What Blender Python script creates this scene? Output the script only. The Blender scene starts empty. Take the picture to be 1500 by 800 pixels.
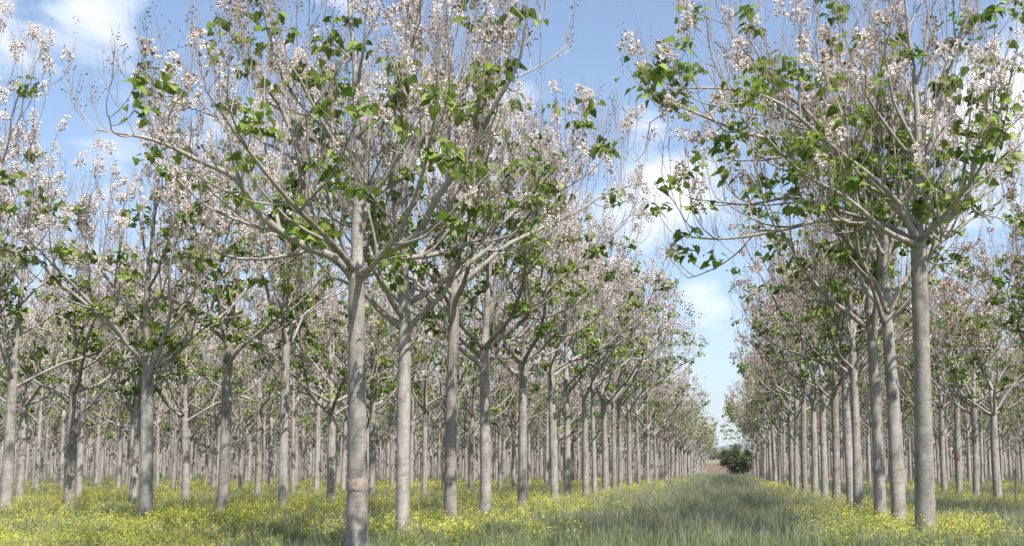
import bpy, math, random
import numpy as np
from mathutils import Vector

HAZE = 1.6e-4
SC = bpy.context.scene
COL = SC.collection
PI = math.pi
rad = math.radians

# ------------------------------------------------------------------ camera
F_PX, PW, PH = 1600.0, 1500.0, 800.0
PPX, PPY = 750.0, 500.0            # principal point (the photo is cropped at its bottom edge)
XV, YH, EYE = 1066.0, 689.0, 1.6
PITCH = math.atan((YH - PPY) / F_PX)
YAW = math.atan((XV - PPX) * math.cos(PITCH) / F_PX)
FW = np.array([-math.sin(YAW) * math.cos(PITCH), math.cos(YAW) * math.cos(PITCH), math.sin(PITCH)])
RT = np.array([math.cos(YAW), math.sin(YAW), 0.0])
UPV = np.cross(RT, FW)

cam_d = bpy.data.cameras.new("camera")
cam = bpy.data.objects.new("camera", cam_d)
COL.objects.link(cam)
cam.location = (0, 0, EYE)
cam.rotation_euler = (PI / 2 + PITCH, 0, YAW)
cam_d.sensor_width = 36
cam_d.lens = 36 * F_PX / PW
cam_d.shift_y = (PPY - PH / 2) / PW
cam_d.clip_start = 0.1
cam_d.clip_end = 60000
SC.camera = cam


def ray(x, y):
    return FW + RT * (x - PPX) / F_PX - UPV * (y - PPY) / F_PX


def proj(p):
    d = np.asarray(p, float) - np.array([0, 0, EYE])
    z = d @ FW
    return PPX + F_PX * (d @ RT) / z, PPY - F_PX * (d @ UPV) / z, z


def on_row(X, x):
    """How far down a tree row (all trees of a row share X) the trunk seen at picture column x stands."""
    d = ray(x, YH)
    return X / d[0] * d[1]


# ------------------------------------------------------------------ materials
def new_mat(name):
    m = bpy.data.materials.new(name)
    m.use_nodes = True
    nt = m.node_tree
    for n in list(nt.nodes):
        nt.nodes.remove(n)
    out = nt.nodes.new("ShaderNodeOutputMaterial")
    return m, nt, out


def N(nt, kind, **kw):
    n = nt.nodes.new(kind)
    for k, v in kw.items():
        if k in n.inputs:
            n.inputs[k].default_value = v
        else:
            setattr(n, k, v)
    return n


def ramp(nt, fac, stops):
    r = nt.nodes.new("ShaderNodeValToRGB")
    els = r.color_ramp.elements
    while len(els) < len(stops):
        els.new(0.5)
    for e, (p, c) in zip(els, stops):
        e.position = p
        e.color = (*c, 1)
    nt.links.new(fac, r.inputs[0])
    return r


def mixc(nt, a, b, fac, mode="MIX"):
    m = nt.nodes.new("ShaderNodeMix")
    m.data_type = "RGBA"
    m.blend_type = mode
    for sock, v in ((m.inputs[0], fac), (m.inputs[6], a), (m.inputs[7], b)):
        if hasattr(v, "is_linked") or hasattr(v, "links"):
            nt.links.new(v, sock)
        else:
            sock.default_value = v if not isinstance(v, tuple) else (*v, 1)
    return m.outputs[2]


def bark_material():
    m, nt, out = new_mat("grey_bark")
    L = nt.links.new
    tc = N(nt, "ShaderNodeTexCoord")
    oi = N(nt, "ShaderNodeObjectInfo")
    # fine horizontal lenticel lines: noise squeezed along the trunk
    mp = N(nt, "ShaderNodeMapping")
    mp.inputs["Scale"].default_value = (3, 3, 24)
    L(tc.outputs["Object"], mp.inputs[0])
    lines = N(nt, "ShaderNodeTexNoise", Scale=1.0, Detail=4.0, Roughness=0.65)
    L(mp.outputs[0], lines.inputs["Vector"])
    mp2 = N(nt, "ShaderNodeMapping")
    mp2.inputs["Scale"].default_value = (3.2, 3.2, 1.5)
    L(tc.outputs["Object"], mp2.inputs[0])
    blot = N(nt, "ShaderNodeTexNoise", Scale=1.6, Detail=5.0, Roughness=0.6)
    L(mp2.outputs[0], blot.inputs["Vector"])
    base = ramp(nt, blot.outputs[0], [(0.3, (0.19, 0.172, 0.158)), (0.5, (0.305, 0.28, 0.26)), (0.7, (0.39, 0.366, 0.345))])
    dark = ramp(nt, lines.outputs[0], [(0.30, (0.55, 0.50, 0.46)), (0.46, (0.95, 0.95, 0.95)), (0.60, (1, 1, 1)), (0.75, (1.16, 1.14, 1.12))])
    c = mixc(nt, base.outputs[0], dark.outputs[0], 0.8, "MULTIPLY")
    # a little brown-red wear low on the trunk and in speckles
    sp = N(nt, "ShaderNodeTexNoise", Scale=22.0, Detail=3.0)
    L(tc.outputs["Object"], sp.inputs["Vector"])
    spr = ramp(nt, sp.outputs[0], [(0.62, (0, 0, 0)), (0.72, (1, 1, 1))])
    c = mixc(nt, c, (0.20, 0.155, 0.12), mul(nt, spr.outputs[0], 0.45))
    # leaf scars: a darker brown line round each swelling, a pale lip above it
    at_ = N(nt, "ShaderNodeAttribute", attribute_name="scar")
    sr_ = ramp(nt, at_.outputs["Fac"], [(0.15, (0, 0, 0)), (0.9, (1, 1, 1))])
    c = mixc(nt, c, (0.17, 0.13, 0.105), mul(nt, sr_.outputs[0], 0.75))
    # each tree a little lighter or browner
    tint = ramp(nt, oi.outputs["Random"], [(0, (0.84, 0.80, 0.76)), (0.5, (1, 0.98, 0.96)), (1, (1.08, 1.07, 1.06))])
    c = mixc(nt, c, tint.outputs[0], 1.0, "MULTIPLY")
    p = N(nt, "ShaderNodeBsdfPrincipled", Roughness=0.72)
    p.inputs["Specular IOR Level"].default_value = 0.25
    L(c, p.inputs["Base Color"])
    b = N(nt, "ShaderNodeBump", Strength=0.2, Distance=0.015)
    L(lines.outputs[0], b.inputs["Height"])
    L(b.outputs[0], p.inputs["Normal"])
    L(p.outputs[0], out.inputs[0])
    return m


def mul(nt, sock, k):
    n = N(nt, "ShaderNodeMath", operation="MULTIPLY")
    nt.links.new(sock, n.inputs[0])
    n.inputs[1].default_value = k
    return n.outputs[0]


def island_material(name, stops, trans=0.0, rough=0.6, spec=0.3, noise=None):
    """Colour drawn per loose island (per leaf, per petal, per blade)."""
    m, nt, out = new_mat(name)
    L = nt.links.new
    g = N(nt, "ShaderNodeNewGeometry")
    r = ramp(nt, g.outputs["Random Per Island"], stops)
    c = r.outputs[0]
    if noise:
        tc = N(nt, "ShaderNodeTexCoord")
        nz = N(nt, "ShaderNodeTexNoise", Scale=noise[0], Detail=3.0)
        L(tc.outputs["Object"], nz.inputs["Vector"])
        nr = ramp(nt, nz.outputs[0], [(0.35, noise[1]), (0.65, noise[2])])
        c = mixc(nt, c, nr.outputs[0], 1.0, "MULTIPLY")
    p = N(nt, "ShaderNodeBsdfPrincipled", Roughness=rough)
    p.inputs["Specular IOR Level"].default_value = spec
    L(c, p.inputs["Base Color"])
    if trans > 0:
        t = N(nt, "ShaderNodeBsdfTranslucent")
        L(c, t.inputs[0])
        mx = N(nt, "ShaderNodeMixShader")
        mx.inputs[0].default_value = trans
        L(p.outputs[0], mx.inputs[1])
        L(t.outputs[0], mx.inputs[2])
        L(mx.outputs[0], out.inputs[0])
    else:
        L(p.outputs[0], out.inputs[0])
    return m


def noise_material(name, scale, stops, rough=0.9, bump=0.0, detail=6.0, stretch=None):
    m, nt, out = new_mat(name)
    L = nt.links.new
    tc = N(nt, "ShaderNodeTexCoord")
    v = tc.outputs["Object"]
    if stretch:
        mp = N(nt, "ShaderNodeMapping")
        mp.inputs["Scale"].default_value = stretch
        L(v, mp.inputs[0])
        v = mp.outputs[0]
    nz = N(nt, "ShaderNodeTexNoise", Scale=scale, Detail=detail, Roughness=0.62)
    L(v, nz.inputs["Vector"])
    r = ramp(nt, nz.outputs[0], stops)
    p = N(nt, "ShaderNodeBsdfPrincipled", Roughness=rough)
    p.inputs["Specular IOR Level"].default_value = 0.1
    L(r.outputs[0], p.inputs["Base Color"])
    if bump:
        b = N(nt, "ShaderNodeBump", Strength=bump, Distance=0.2)
        L(nz.outputs[0], b.inputs["Height"])
        L(b.outputs[0], p.inputs["Normal"])
    L(p.outputs[0], out.inputs[0])
    return m


M_BARK = bark_material()
M_TWIG = island_material("twig_bark", [(0, (0.21, 0.145, 0.11)), (0.5, (0.33, 0.25, 0.20)), (1, (0.49, 0.41, 0.35))], rough=0.8, spec=0.2)
M_LEAF = island_material("young_leaf", [(0, (0.065, 0.125, 0.02)), (0.4, (0.145, 0.225, 0.034)), (0.8, (0.25, 0.335, 0.055)), (1, (0.36, 0.43, 0.10))], trans=0.42, rough=0.5, spec=0.35)
M_PETAL = island_material("pale_petal", [(0, (0.76, 0.65, 0.62)), (0.4, (0.86, 0.79, 0.77)), (1, (0.92, 0.89, 0.87))], trans=0.34, rough=0.6, spec=0.2)
M_SPENT = island_material("faded_petal", [(0, (0.32, 0.20, 0.13)), (0.5, (0.52, 0.39, 0.31)), (1, (0.72, 0.61, 0.55))], trans=0.25, rough=0.7, spec=0.15)
M_POD = island_material("dry_pod", [(0, (0.045, 0.032, 0.028)), (1, (0.13, 0.09, 0.07))], rough=0.7)
M_SCAR = noise_material("pruning_scar", 30, [(0.3, (0.05, 0.04, 0.035)), (0.7, (0.24, 0.2, 0.17))], bump=0.6)
M_BAND = noise_material("reddish_bark_band", 14, [(0.38, (0.36, 0.325, 0.295)), (0.62, (0.25, 0.165, 0.13))], stretch=(3, 3, 0.6))
M_GRASS = island_material("grass_blade", [(0, (0.10, 0.155, 0.052)), (0.5, (0.17, 0.225, 0.088)), (1, (0.27, 0.30, 0.155))], trans=0.3, rough=0.55, spec=0.3, noise=(0.22, (0.78, 0.86, 0.82), (1.12, 1.1, 1.02)))
M_SEED = island_material("grass_seed_head", [(0, (0.25, 0.25, 0.18)), (1, (0.42, 0.40, 0.31))], trans=0.3, rough=0.7, spec=0.15)
M_WEED = island_material("weed_green", [(0, (0.14, 0.19, 0.04)), (0.6, (0.23, 0.285, 0.065)), (1, (0.34, 0.37, 0.11))], trans=0.3, rough=0.6, spec=0.2)
M_YELLOW = island_material("yellow_petal", [(0, (0.62, 0.54, 0.06)), (0.6, (0.74, 0.68, 0.11)), (1, (0.82, 0.78, 0.22))], trans=0.25, rough=0.6, spec=0.2)
M_BUSHLEAF = island_material("evergreen_leaf", [(0, (0.085, 0.11, 0.035)), (0.6, (0.16, 0.185, 0.06)), (1, (0.25, 0.27, 0.10))], trans=0.35, rough=0.5)


# ------------------------------------------------------------------ mesh building
class Acc:
    def __init__(self):
        self.v, self.f, self.m, self.n = [], [], [], 0

    def add(self, V, Fc, mi=0):
        V = np.asarray(V, np.float32).reshape(-1, 3)
        Fc = np.asarray(Fc, np.int64)
        self.v.append(V)
        self.f.append(Fc + self.n)
        self.m.append(np.full(len(Fc), mi, np.int32))
        self.n += len(V)

    def mesh(self, name, mats, smooth=True):
        me = bpy.data.meshes.new(name)
        if not self.v:
            return me
        V = np.concatenate(self.v)
        loops = np.concatenate([f.ravel() for f in self.f]).astype(np.int32)
        tot = np.concatenate([np.full(len(f), f.shape[1], np.int32) for f in self.f])
        start = np.concatenate([[0], np.cumsum(tot)[:-1]]).astype(np.int32)
        mi = np.concatenate(self.m)
        me.vertices.add(len(V))
        me.vertices.foreach_set("co", V.ravel())
        me.loops.add(len(loops))
        me.loops.foreach_set("vertex_index", loops)
        me.polygons.add(len(tot))
        me.polygons.foreach_set("loop_start", start)
        me.polygons.foreach_set("loop_total", tot)
        me.polygons.foreach_set("material_index", mi)
        me.polygons.foreach_set("use_smooth", np.full(len(tot), smooth, bool))
        for m in mats:
            me.materials.append(m)
        me.update(calc_edges=True)
        return me


def link(name, data, parent=None):
    o = bpy.data.objects.new(name, data)
    COL.objects.link(o)
    if parent:
        o.parent = parent
    return o


def nrm(a):
    a = np.asarray(a, float)
    return a / np.maximum(np.linalg.norm(a, axis=-1, keepdims=True), 1e-9)


def perp(d):
    d = nrm(d)
    ref = np.where(np.abs(d[..., 2:3]) > 0.9, np.array([1.0, 0, 0]), np.array([0, 0, 1.0]))
    x = nrm(np.cross(d, ref))
    return x, np.cross(x, d)


def tube(acc, P, R, n, mi=0):
    P = np.asarray(P, float)
    R = np.asarray(R, float)
    k = len(P)
    T = np.gradient(P, axis=0)
    T = nrm(T)
    u, v = perp(T[0])
    us, vs = [u], [v]
    for i in range(1, k):                       # parallel transport
        u = us[-1] - T[i] * (us[-1] @ T[i])
        u = u / max(np.linalg.norm(u), 1e-9)
        us.append(u)
        vs.append(np.cross(u, T[i]))
    us, vs = np.array(us), np.array(vs)
    a = np.arange(n) * 2 * PI / n
    V = P[:, None] + R[:, None, None] * (np.cos(a)[None, :, None] * us[:, None] + np.sin(a)[None, :, None] * vs[:, None])
    acc.add(V, ring_faces(k, n), mi)


_rf = {}


def ring_faces(k, n):
    if (k, n) not in _rf:
        i = np.arange(k - 1)[:, None] * n
        j = np.arange(n)[None]
        j2 = (j + 1) % n
        _rf[(k, n)] = np.stack([i + j, i + j2, i + n + j2, i + n + j], -1).reshape(-1, 4)
    return _rf[(k, n)]


def many(acc, proto_v, faces, X, Y, Z, pos, size, mi=0):
    """Copies of one small shape, each with its own frame X, Y, Z, place and size, in one go."""
    proto_v = np.asarray(proto_v, float)
    n = len(pos)
    if n == 0:
        return
    s = np.asarray(size, float).reshape(n, 1, 1)
    V = pos[:, None] + s * (proto_v[None, :, 0:1] * X[:, None] + proto_v[None, :, 1:2] * Y[:, None] + proto_v[None, :, 2:3] * Z[:, None])
    k = len(proto_v)
    for fs in faces:
        fs = np.asarray(fs)
        acc_f = (fs[None] + (np.arange(n) * k)[:, None, None]).reshape(-1, fs.shape[1])
        if fs is faces[0] or True:
            pass
        acc.f.append(acc_f + acc.n)
        acc.m.append(np.full(len(acc_f), mi, np.int32))
    acc.v.append(V.reshape(-1, 3).astype(np.float32))
    acc.n += n * k


LEAF_V = [(0, 0, 0), (0, 0.5, -0.06), (0, 1.02, -0.30), (-0.30, -0.14, 0.05), (-0.47, 0.22, 0.10), (-0.27, 0.66, -0.06),
          (0.30, -0.14, 0.05), (0.47, 0.22, 0.10), (0.27, 0.66, -0.06)]
LEAF_F = [[(0, 1, 4, 3), (1, 2, 5, 4), (0, 6, 7, 1), (1, 7, 8, 2)]]
LEAF_V2 = [(0, 0, 0), (0, 1, -0.25), (-0.45, 0.3, 0.06), (0.45, 0.3, 0.06)]
LEAF_F2 = [[(0, 1, 2), (0, 3, 1)]]
_a = np.arange(5) * 2 * PI / 5
FLOW_V = [(0, 0, 0)] + [(0.17 * math.cos(t), 0.55, 0.17 * math.sin(t)) for t in _a] + [(0.44 * math.cos(t), 0.98, 0.44 * math.sin(t)) for t in _a]
FLOW_F = [[(0, 1 + i, 1 + (i + 1) % 5) for i in range(5)], [(1 + i, 6 + i, 6 + (i + 1) % 5, 1 + (i + 1) % 5) for i in range(5)]]
FLOW_V2 = [(0, 0, 0)] + [(0.42 * math.cos(t), 1, 0.42 * math.sin(t)) for t in np.arange(3) * 2 * PI / 3]
FLOW_F2 = [[(0, 1, 2), (0, 2, 3), (0, 3, 1)]]
POD_V = [(0, 0, 0), (0.36, 0.45, 0), (0, 0.45, 0.36), (-0.36, 0.45, 0), (0, 0.45, -0.36), (0, 1.1, 0)]
POD_F = [[(0, 1, 2), (0, 2, 3), (0, 3, 4), (0, 4, 1), (5, 2, 1), (5, 3, 2), (5, 4, 3), (5, 1, 4)]]


# ------------------------------------------------------------------ tree growth
class Bits:
    """What one limb carries: lists that are turned into meshes in one go."""

    def __init__(self):
        self.wood = Acc()
        self.twig = []      # p0, mid, tip, r
        self.leaf = []      # pos, dir, size
        self.flow = []      # pos, dir, size, spent
        self.pod = []


def path_grow(rng, p, d, L, k, up, jit):
    P = [np.array(p, float)]
    d = nrm(d)
    st = L / (k - 1)
    for _ in range(k - 1):
        d = nrm(d + np.array([0, 0, up * st]) + rng.normal(0, jit, 3) * np.array([1, 1, 0.7]))
        P.append(P[-1] + d * st)
    return np.array(P)


def at(P, t):
    x = t * (len(P) - 1)
    i = min(int(x), len(P) - 2)
    return P[i] + (P[i + 1] - P[i]) * (x - i), nrm(P[i + 1] - P[i])


def spline(W, k):
    W = np.array(W, float)
    Q = np.vstack([2 * W[0] - W[1], W, 2 * W[-1] - W[-2]])
    out = []
    n = len(W) - 1
    for t in np.linspace(0, n, k):
        i = min(int(t), n - 1)
        u = t - i
        a, b, c, d = Q[i], Q[i + 1], Q[i + 2], Q[i + 3]
        out.append(0.5 * (2 * b + (c - a) * u + (2 * a - 5 * b + 4 * c - d) * u * u + (3 * b - a - 3 * c + d) * u ** 3))
    return np.array(out)


def add_leaves(rng, b, p, cfg, k=None):
    k = k or int(rng.integers(*cfg["clump"]))
    for _ in range(k):
        a = rng.uniform(0, 2 * PI)
        d = np.array([math.cos(a), math.sin(a), rng.uniform(-0.75, 0.15)])
        off = rng.normal(0, 1, 3) * np.array([0.15, 0.15, 0.08])
        b.leaf.append((p + off + nrm(d) * 0.05, d, rng.uniform(0.12, 0.25) * cfg["leaf_size"]))


def add_panicle(rng, b, p0, p1, cfg, spent):
    ax = p1 - p0
    L = max(np.linalg.norm(ax), 0.25)
    nf = cfg["flowers"]
    for j in range(nf):
        t = (j + rng.uniform(0, 1)) / nf
        a = rng.uniform(0, 2 * PI)
        w = (0.115 * (1 - t) ** .7 + 0.015) * rng.uniform(0.3, 1.0)
        rd = np.array([math.cos(a), math.sin(a), 0])
        p = p0 + ax * (0.25 + 0.75 * t ** 1.2) + rd * w
        d = rd * 0.9 + np.array([0, 0, rng.uniform(-0.9, 0.25)])
        b.flow.append((p, d, rng.uniform(0.052, 0.078) * cfg["flower_size"], rng.random() < spent))


def tertiary(rng, b, P, cfg, hfrac, dens=1.0):
    n = max(2, int(round(cfg["nter"] * dens)))
    L = np.linalg.norm(np.diff(P, axis=0), axis=1).sum()
    for i in range(n + 1):
        t = 1.0 if i == n else 0.18 + 0.8 * (i + rng.random()) / n
        p, d = at(P, min(t, 0.999))
        if i == n:
            dd = d + np.array([0, 0, 0.5])
        else:
            sx, sy = perp(d)
            a = rng.uniform(0, 2 * PI)
            dd = d * 0.5 + (sx * math.cos(a) + sy * math.sin(a)) * 0.85 + np.array([0, 0, 0.12])
        ln = rng.uniform(0.45, 1.15) * cfg["ter_len"]
        Q = path_grow(rng, p, dd, ln, 6, 1.7, 0.13)
        r = rng.uniform(0.0075, 0.011) * cfg["thick"]
        tube(b.wood, Q, np.linspace(r, r * 0.55, 6), 3, 1)
        top = Q[-1][2]
        hf = np.clip((top - 5.0) / 6.5, 0, 1)
        # leaves: more of them low in the crown
        if rng.random() < cfg["leaf_p"] * (1.25 - 0.75 * hf):
            add_leaves(rng, b, at(Q, rng.uniform(0.1, 0.9))[0], cfg)
        nt = int(cfg["ntwig"] + rng.random())
        for j in range(nt):
            q, qd = at(Q, min(0.999, 0.35 + 0.65 * (j + 1) / nt))
            td = nrm(np.array([0, 0, 1.0]) + rng.normal(0, 0.26, 3) + qd * 0.35)
            tl = rng.uniform(0.35, 0.85) * cfg["twig_len"]
            bend = np.cross(td, rng.normal(0, 1, 3)) * 0.09 * tl + (qd - td * (qd @ td)) * 0.12 * tl
            tip = q + td * tl
            mid = q + td * tl * 0.5 + bend - np.array([0, 0, 0.02])
            b.twig.append((q, mid, tip, rng.uniform(0.0028, 0.0052) * cfg["thick"]))
            x = rng.random()
            if x < cfg["bloom_p"] * (0.55 + 0.7 * hf):
                add_panicle(rng, b, q + td * tl * 0.35, tip + td * 0.08, cfg, cfg["spent"])
            elif x > 1 - cfg["pod_p"] * (0.3 + 1.0 * hf):
                k = cfg["pods"]
                for _ in range(k):
                    u = rng.uniform(0.35, 1.02)
                    pp = q + td * tl * u
                    side = rng.normal(0, 1, 3)
                    side[2] *= 0.4
                    side = nrm(side)
                    pe = pp + side * rng.uniform(0.03, 0.09)
                    b.pod.append((pe, side + np.array([0, 0, 0.4]), rng.uniform(0.028, 0.045) * cfg["pod_size"]))
                if cfg["detail"] == 2:      # side spurs of the old flower stalk
                    for _ in range(2):
                        u = rng.uniform(0.4, 0.9)
                        pp = q + td * tl * u
                        sd = nrm(td + rng.normal(0, 0.5, 3))
                        b.twig.append((pp, pp + sd * 0.09, pp + sd * 0.17 + np.array([0, 0, 0.03]), 0.003))


def limb_system(rng, P, r0, cfg, sides=9, r_end=0.012, from_t=0.2):
    b = Bits()
    k = len(P)
    t = np.linspace(0, 1, k)
    R = r_end + (r0 - r_end) * (1 - t) ** 0.85
    R[0] *= 1.35
    R = R * (1 + 0.05 * np.sin(np.arange(k) * 2.1 + rng.uniform(0, 6)))
    tube(b.wood, P, R, sides, 0)
    L = np.linalg.norm(np.diff(P, axis=0), axis=1).sum()
    ns = max(2, int(round(cfg["nsec"] * L / 6.0)))
    a0 = rng.uniform(0, 2 * PI)
    for i in range(ns):
        tt = from_t + (0.97 - from_t) * (i + rng.uniform(0.1, 0.9)) / ns
        p, d = at(P, tt)
        sx, sy = perp(d)
        a = a0 + i * 2.4 + rng.normal(0, 0.35)
        dd = d * 0.62 + (sx * math.cos(a) + sy * math.sin(a)) * 0.85 + np.array([0, 0, 0.12])
        ln = (0.9 + 2.1 * (1 - tt) ** 0.7) * rng.uniform(0.75, 1.2)
        Q = path_grow(rng, p, dd, ln, 8, 0.5, 0.12)
        rr = max(0.011, min(0.62 * np.interp(tt, t, R), 0.017 * ln + 0.008)) * cfg["thick"] ** 0.5
        tube(b.wood, Q, np.linspace(rr, 0.009 * cfg["thick"] ** 0.5, 8), 5 if cfg["detail"] == 2 else 4, 0)
        tertiary(rng, b, Q, cfg, 0, 0.55 + 0.25 * ln)
    tertiary(rng, b, P[int(k * 0.6):], cfg, 0, 1.2)
    for _ in range(cfg["tufts"]):                # full drooping leaf tufts on short shoots along the limb
        p, d = at(P, rng.uniform(.16, .8))
        a = rng.uniform(0, 2 * PI)
        Q = path_grow(rng, p, (math.cos(a), math.sin(a), .5), rng.uniform(.3, .8), 4, .5, .1)
        tube(b.wood, Q, np.linspace(.011, .007, 4), 3, 1)
        for q in (Q[-1], Q[2]):
            add_leaves(rng, b, q, cfg, int(rng.integers(8, 15)))
    return b


def limb_meshes(b, name, cfg):
    """wood, leaves, blossoms, pods of one limb as mesh data."""
    rng = np.random.default_rng(len(b.twig) + 7)
    if b.twig:
        p0 = np.array([x[0] for x in b.twig])
        pm = np.array([x[1] for x in b.twig])
        p1 = np.array([x[2] for x in b.twig])
        r = np.array([x[3] for x in b.twig])
        u, v = perp(p1 - p0)
        rings = []
        for c, s in ((p0, 1.0), (pm, 0.8), (p1, 0.4)):
            for q in range(3):
                a = q * 2 * PI / 3
                rings.append(c + (r * s)[:, None] * (u * math.cos(a) + v * math.sin(a)))
        V = np.stack(rings, 1)
        n = len(V)
        Fc = (ring_faces(3, 3)[None] + (np.arange(n) * 9)[:, None, None]).reshape(-1, 4)
        b.wood.add(V.reshape(-1, 3), Fc, 1)
    out = {"wood": b.wood.mesh(name + "_wood", [M_BARK, M_TWIG])}
    a = Acc()
    if b.leaf:
        pos = np.array([x[0] for x in b.leaf])
        d = nrm(np.array([x[1] for x in b.leaf]))
        x, z = perp(d)
        roll = rng.normal(0, 0.5, len(d))[:, None]
        x2 = x * np.cos(roll) + z * np.sin(roll)
        z2 = np.cross(x2, d)
        s = np.array([q[2] for q in b.leaf])
        if cfg["detail"] == 2:
            many(a, LEAF_V, LEAF_F, x2, d, z2, pos, s)
        else:
            many(a, LEAF_V2, LEAF_F2, x2, d, z2, pos, s)
        out["leaves"] = a.mesh(name + "_leaves", [M_LEAF])
    a = Acc()
    if b.flow:
        sp = np.array([q[3] for q in b.flow])
        pos = np.array([q[0] for q in b.flow])
        d = nrm(np.array([q[1] for q in b.flow]))
        s = np.array([q[2] for q in b.flow])
        x, z = perp(d)
        for mi, msk in ((0, ~sp), (1, sp)):
            fv, ff = (FLOW_V, FLOW_F) if cfg["detail"] == 2 else (FLOW_V2, FLOW_F2)
            many(a, fv, ff, x[msk], d[msk], z[msk], pos[msk], s[msk], mi)
        out["blossoms"] = a.mesh(name + "_blossoms", [M_PETAL, M_SPENT])
    a = Acc()
    if b.pod:
        pos = np.array([q[0] for q in b.pod])
        d = nrm(np.array([q[1] for q in b.pod]))
        s = np.array([q[2] for q in b.pod])
        x, z = perp(d)
        many(a, POD_V, POD_F, x, d, z, pos, s)
        out["seed_sprays"] = a.mesh(name + "_pods", [M_POD])
    return out


def trunk_mesh(rng, name, H, r0, r1, lean=(0, 0), bow=0.05, sides=18, step=0.085, top_taper=True):
    k = int(H / step) + 1
    z = np.linspace(-0.25, H, k)
    f = np.clip(z / H, 0, 1)
    R = r0 + (r1 - r0) * f ** 0.9
    R = R * (1 + 0.24 * np.exp(-np.clip(z, 0, None) / 0.25))                 # flare at the foot
    ph = rng.uniform(0, 6, 4)
    cx = lean[0] * f + bow * np.sin(f * PI * rng.uniform(0.8, 1.8) + ph[0] * 0.2) * f
    cy = lean[1] * f + bow * np.sin(f * PI * rng.uniform(0.8, 1.8) + ph[1] * 0.2) * f
    a = np.arange(sides) * 2 * PI / sides
    disp = np.zeros((k, sides))
    scar = np.zeros((k, sides))
    zz = 0.45
    while zz < H:                                                             # leaf-scar nodes
        disp += 0.006 * np.exp(-((z - zz) / 0.05) ** 2)[:, None]
        a1 = rng.uniform(0, 2 * PI)
        ring = .32 * rng.random() * (.55 + .45 * np.sin(a * 2 + a1))
        scar += np.exp(-((z - zz + .03) / 0.03) ** 2)[:, None] * ring[None]
        for q in (0, PI):
            da = (a - a1 - q + PI) % (2 * PI) - PI
            scar += rng.uniform(.5, 1.0) * np.exp(-((z - zz) / 0.045) ** 2)[:, None] * np.exp(-(da / 0.28) ** 2)[None]
            disp += rng.uniform(0.006, 0.018) * np.exp(-((z - zz) / 0.045) ** 2)[:, None] * np.exp(-(da / 0.32) ** 2)[None]
        zz += rng.uniform(0.28, 0.55)
    disp += 0.008 * np.sin(2 * a + ph[2])[None] * np.sin(z * 1.3 + ph[3])[:, None]
    RR = R[:, None] + disp
    V = np.stack([cx[:, None] + RR * np.cos(a), cy[:, None] + RR * np.sin(a), np.repeat(z[:, None], sides, 1)], -1)
    acc = Acc()
    acc.add(V, ring_faces(k, sides))
    if top_taper:
        n0 = (k - 1) * sides
        c = np.array([[cx[-1], cy[-1], H + 0.10]])
        acc.v.append(c.astype(np.float32))
        acc.f.append(np.array([[n0 + j, n0 + (j + 1) % sides, acc.n] for j in range(sides)]))
        acc.m.append(np.zeros(sides, np.int32))
        acc.n += 1
    me = acc.mesh(name, [M_BARK])
    at_ = me.attributes.new('scar', 'FLOAT', 'POINT')
    sv_ = np.zeros(len(me.vertices), np.float32)
    sv_[:k * sides] = np.clip(scar, 0, 1).ravel()
    at_.data.foreach_set('value', sv_)
    return me, np.array([cx[-1], cy[-1], H]), (cx, cy, z)


HERO = dict(detail=2, nsec=7, nter=3.3, ntwig=5, ter_len=1.1, twig_len=0.95, thick=1.0, tufts=2, clump=(9, 18), leaf_p=0.24, leaf_size=0.92, bloom_p=0.14, spent=0.3,
            flowers=38, flower_size=1.12, pod_p=0.16, pods=8, pod_size=1.0)
MID = dict(HERO, detail=1, tufts=1, nsec=6, nter=2.7, ntwig=4.4, thick=1.05, clump=(7, 14), leaf_p=0.34, leaf_size=1.1, flowers=14, flower_size=1.75, pods=3, pod_size=1.5)
FAR = dict(HERO, detail=0, tufts=0, nsec=3.5, nter=2, ntwig=2, thick=2.2, clump=(4, 8), leaf_p=0.6, leaf_size=2.0, flowers=3, flower_size=3.2, pod_p=0.0, pods=1, pod_size=2.0, ter_len=1.2, twig_len=1.2)


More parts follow.
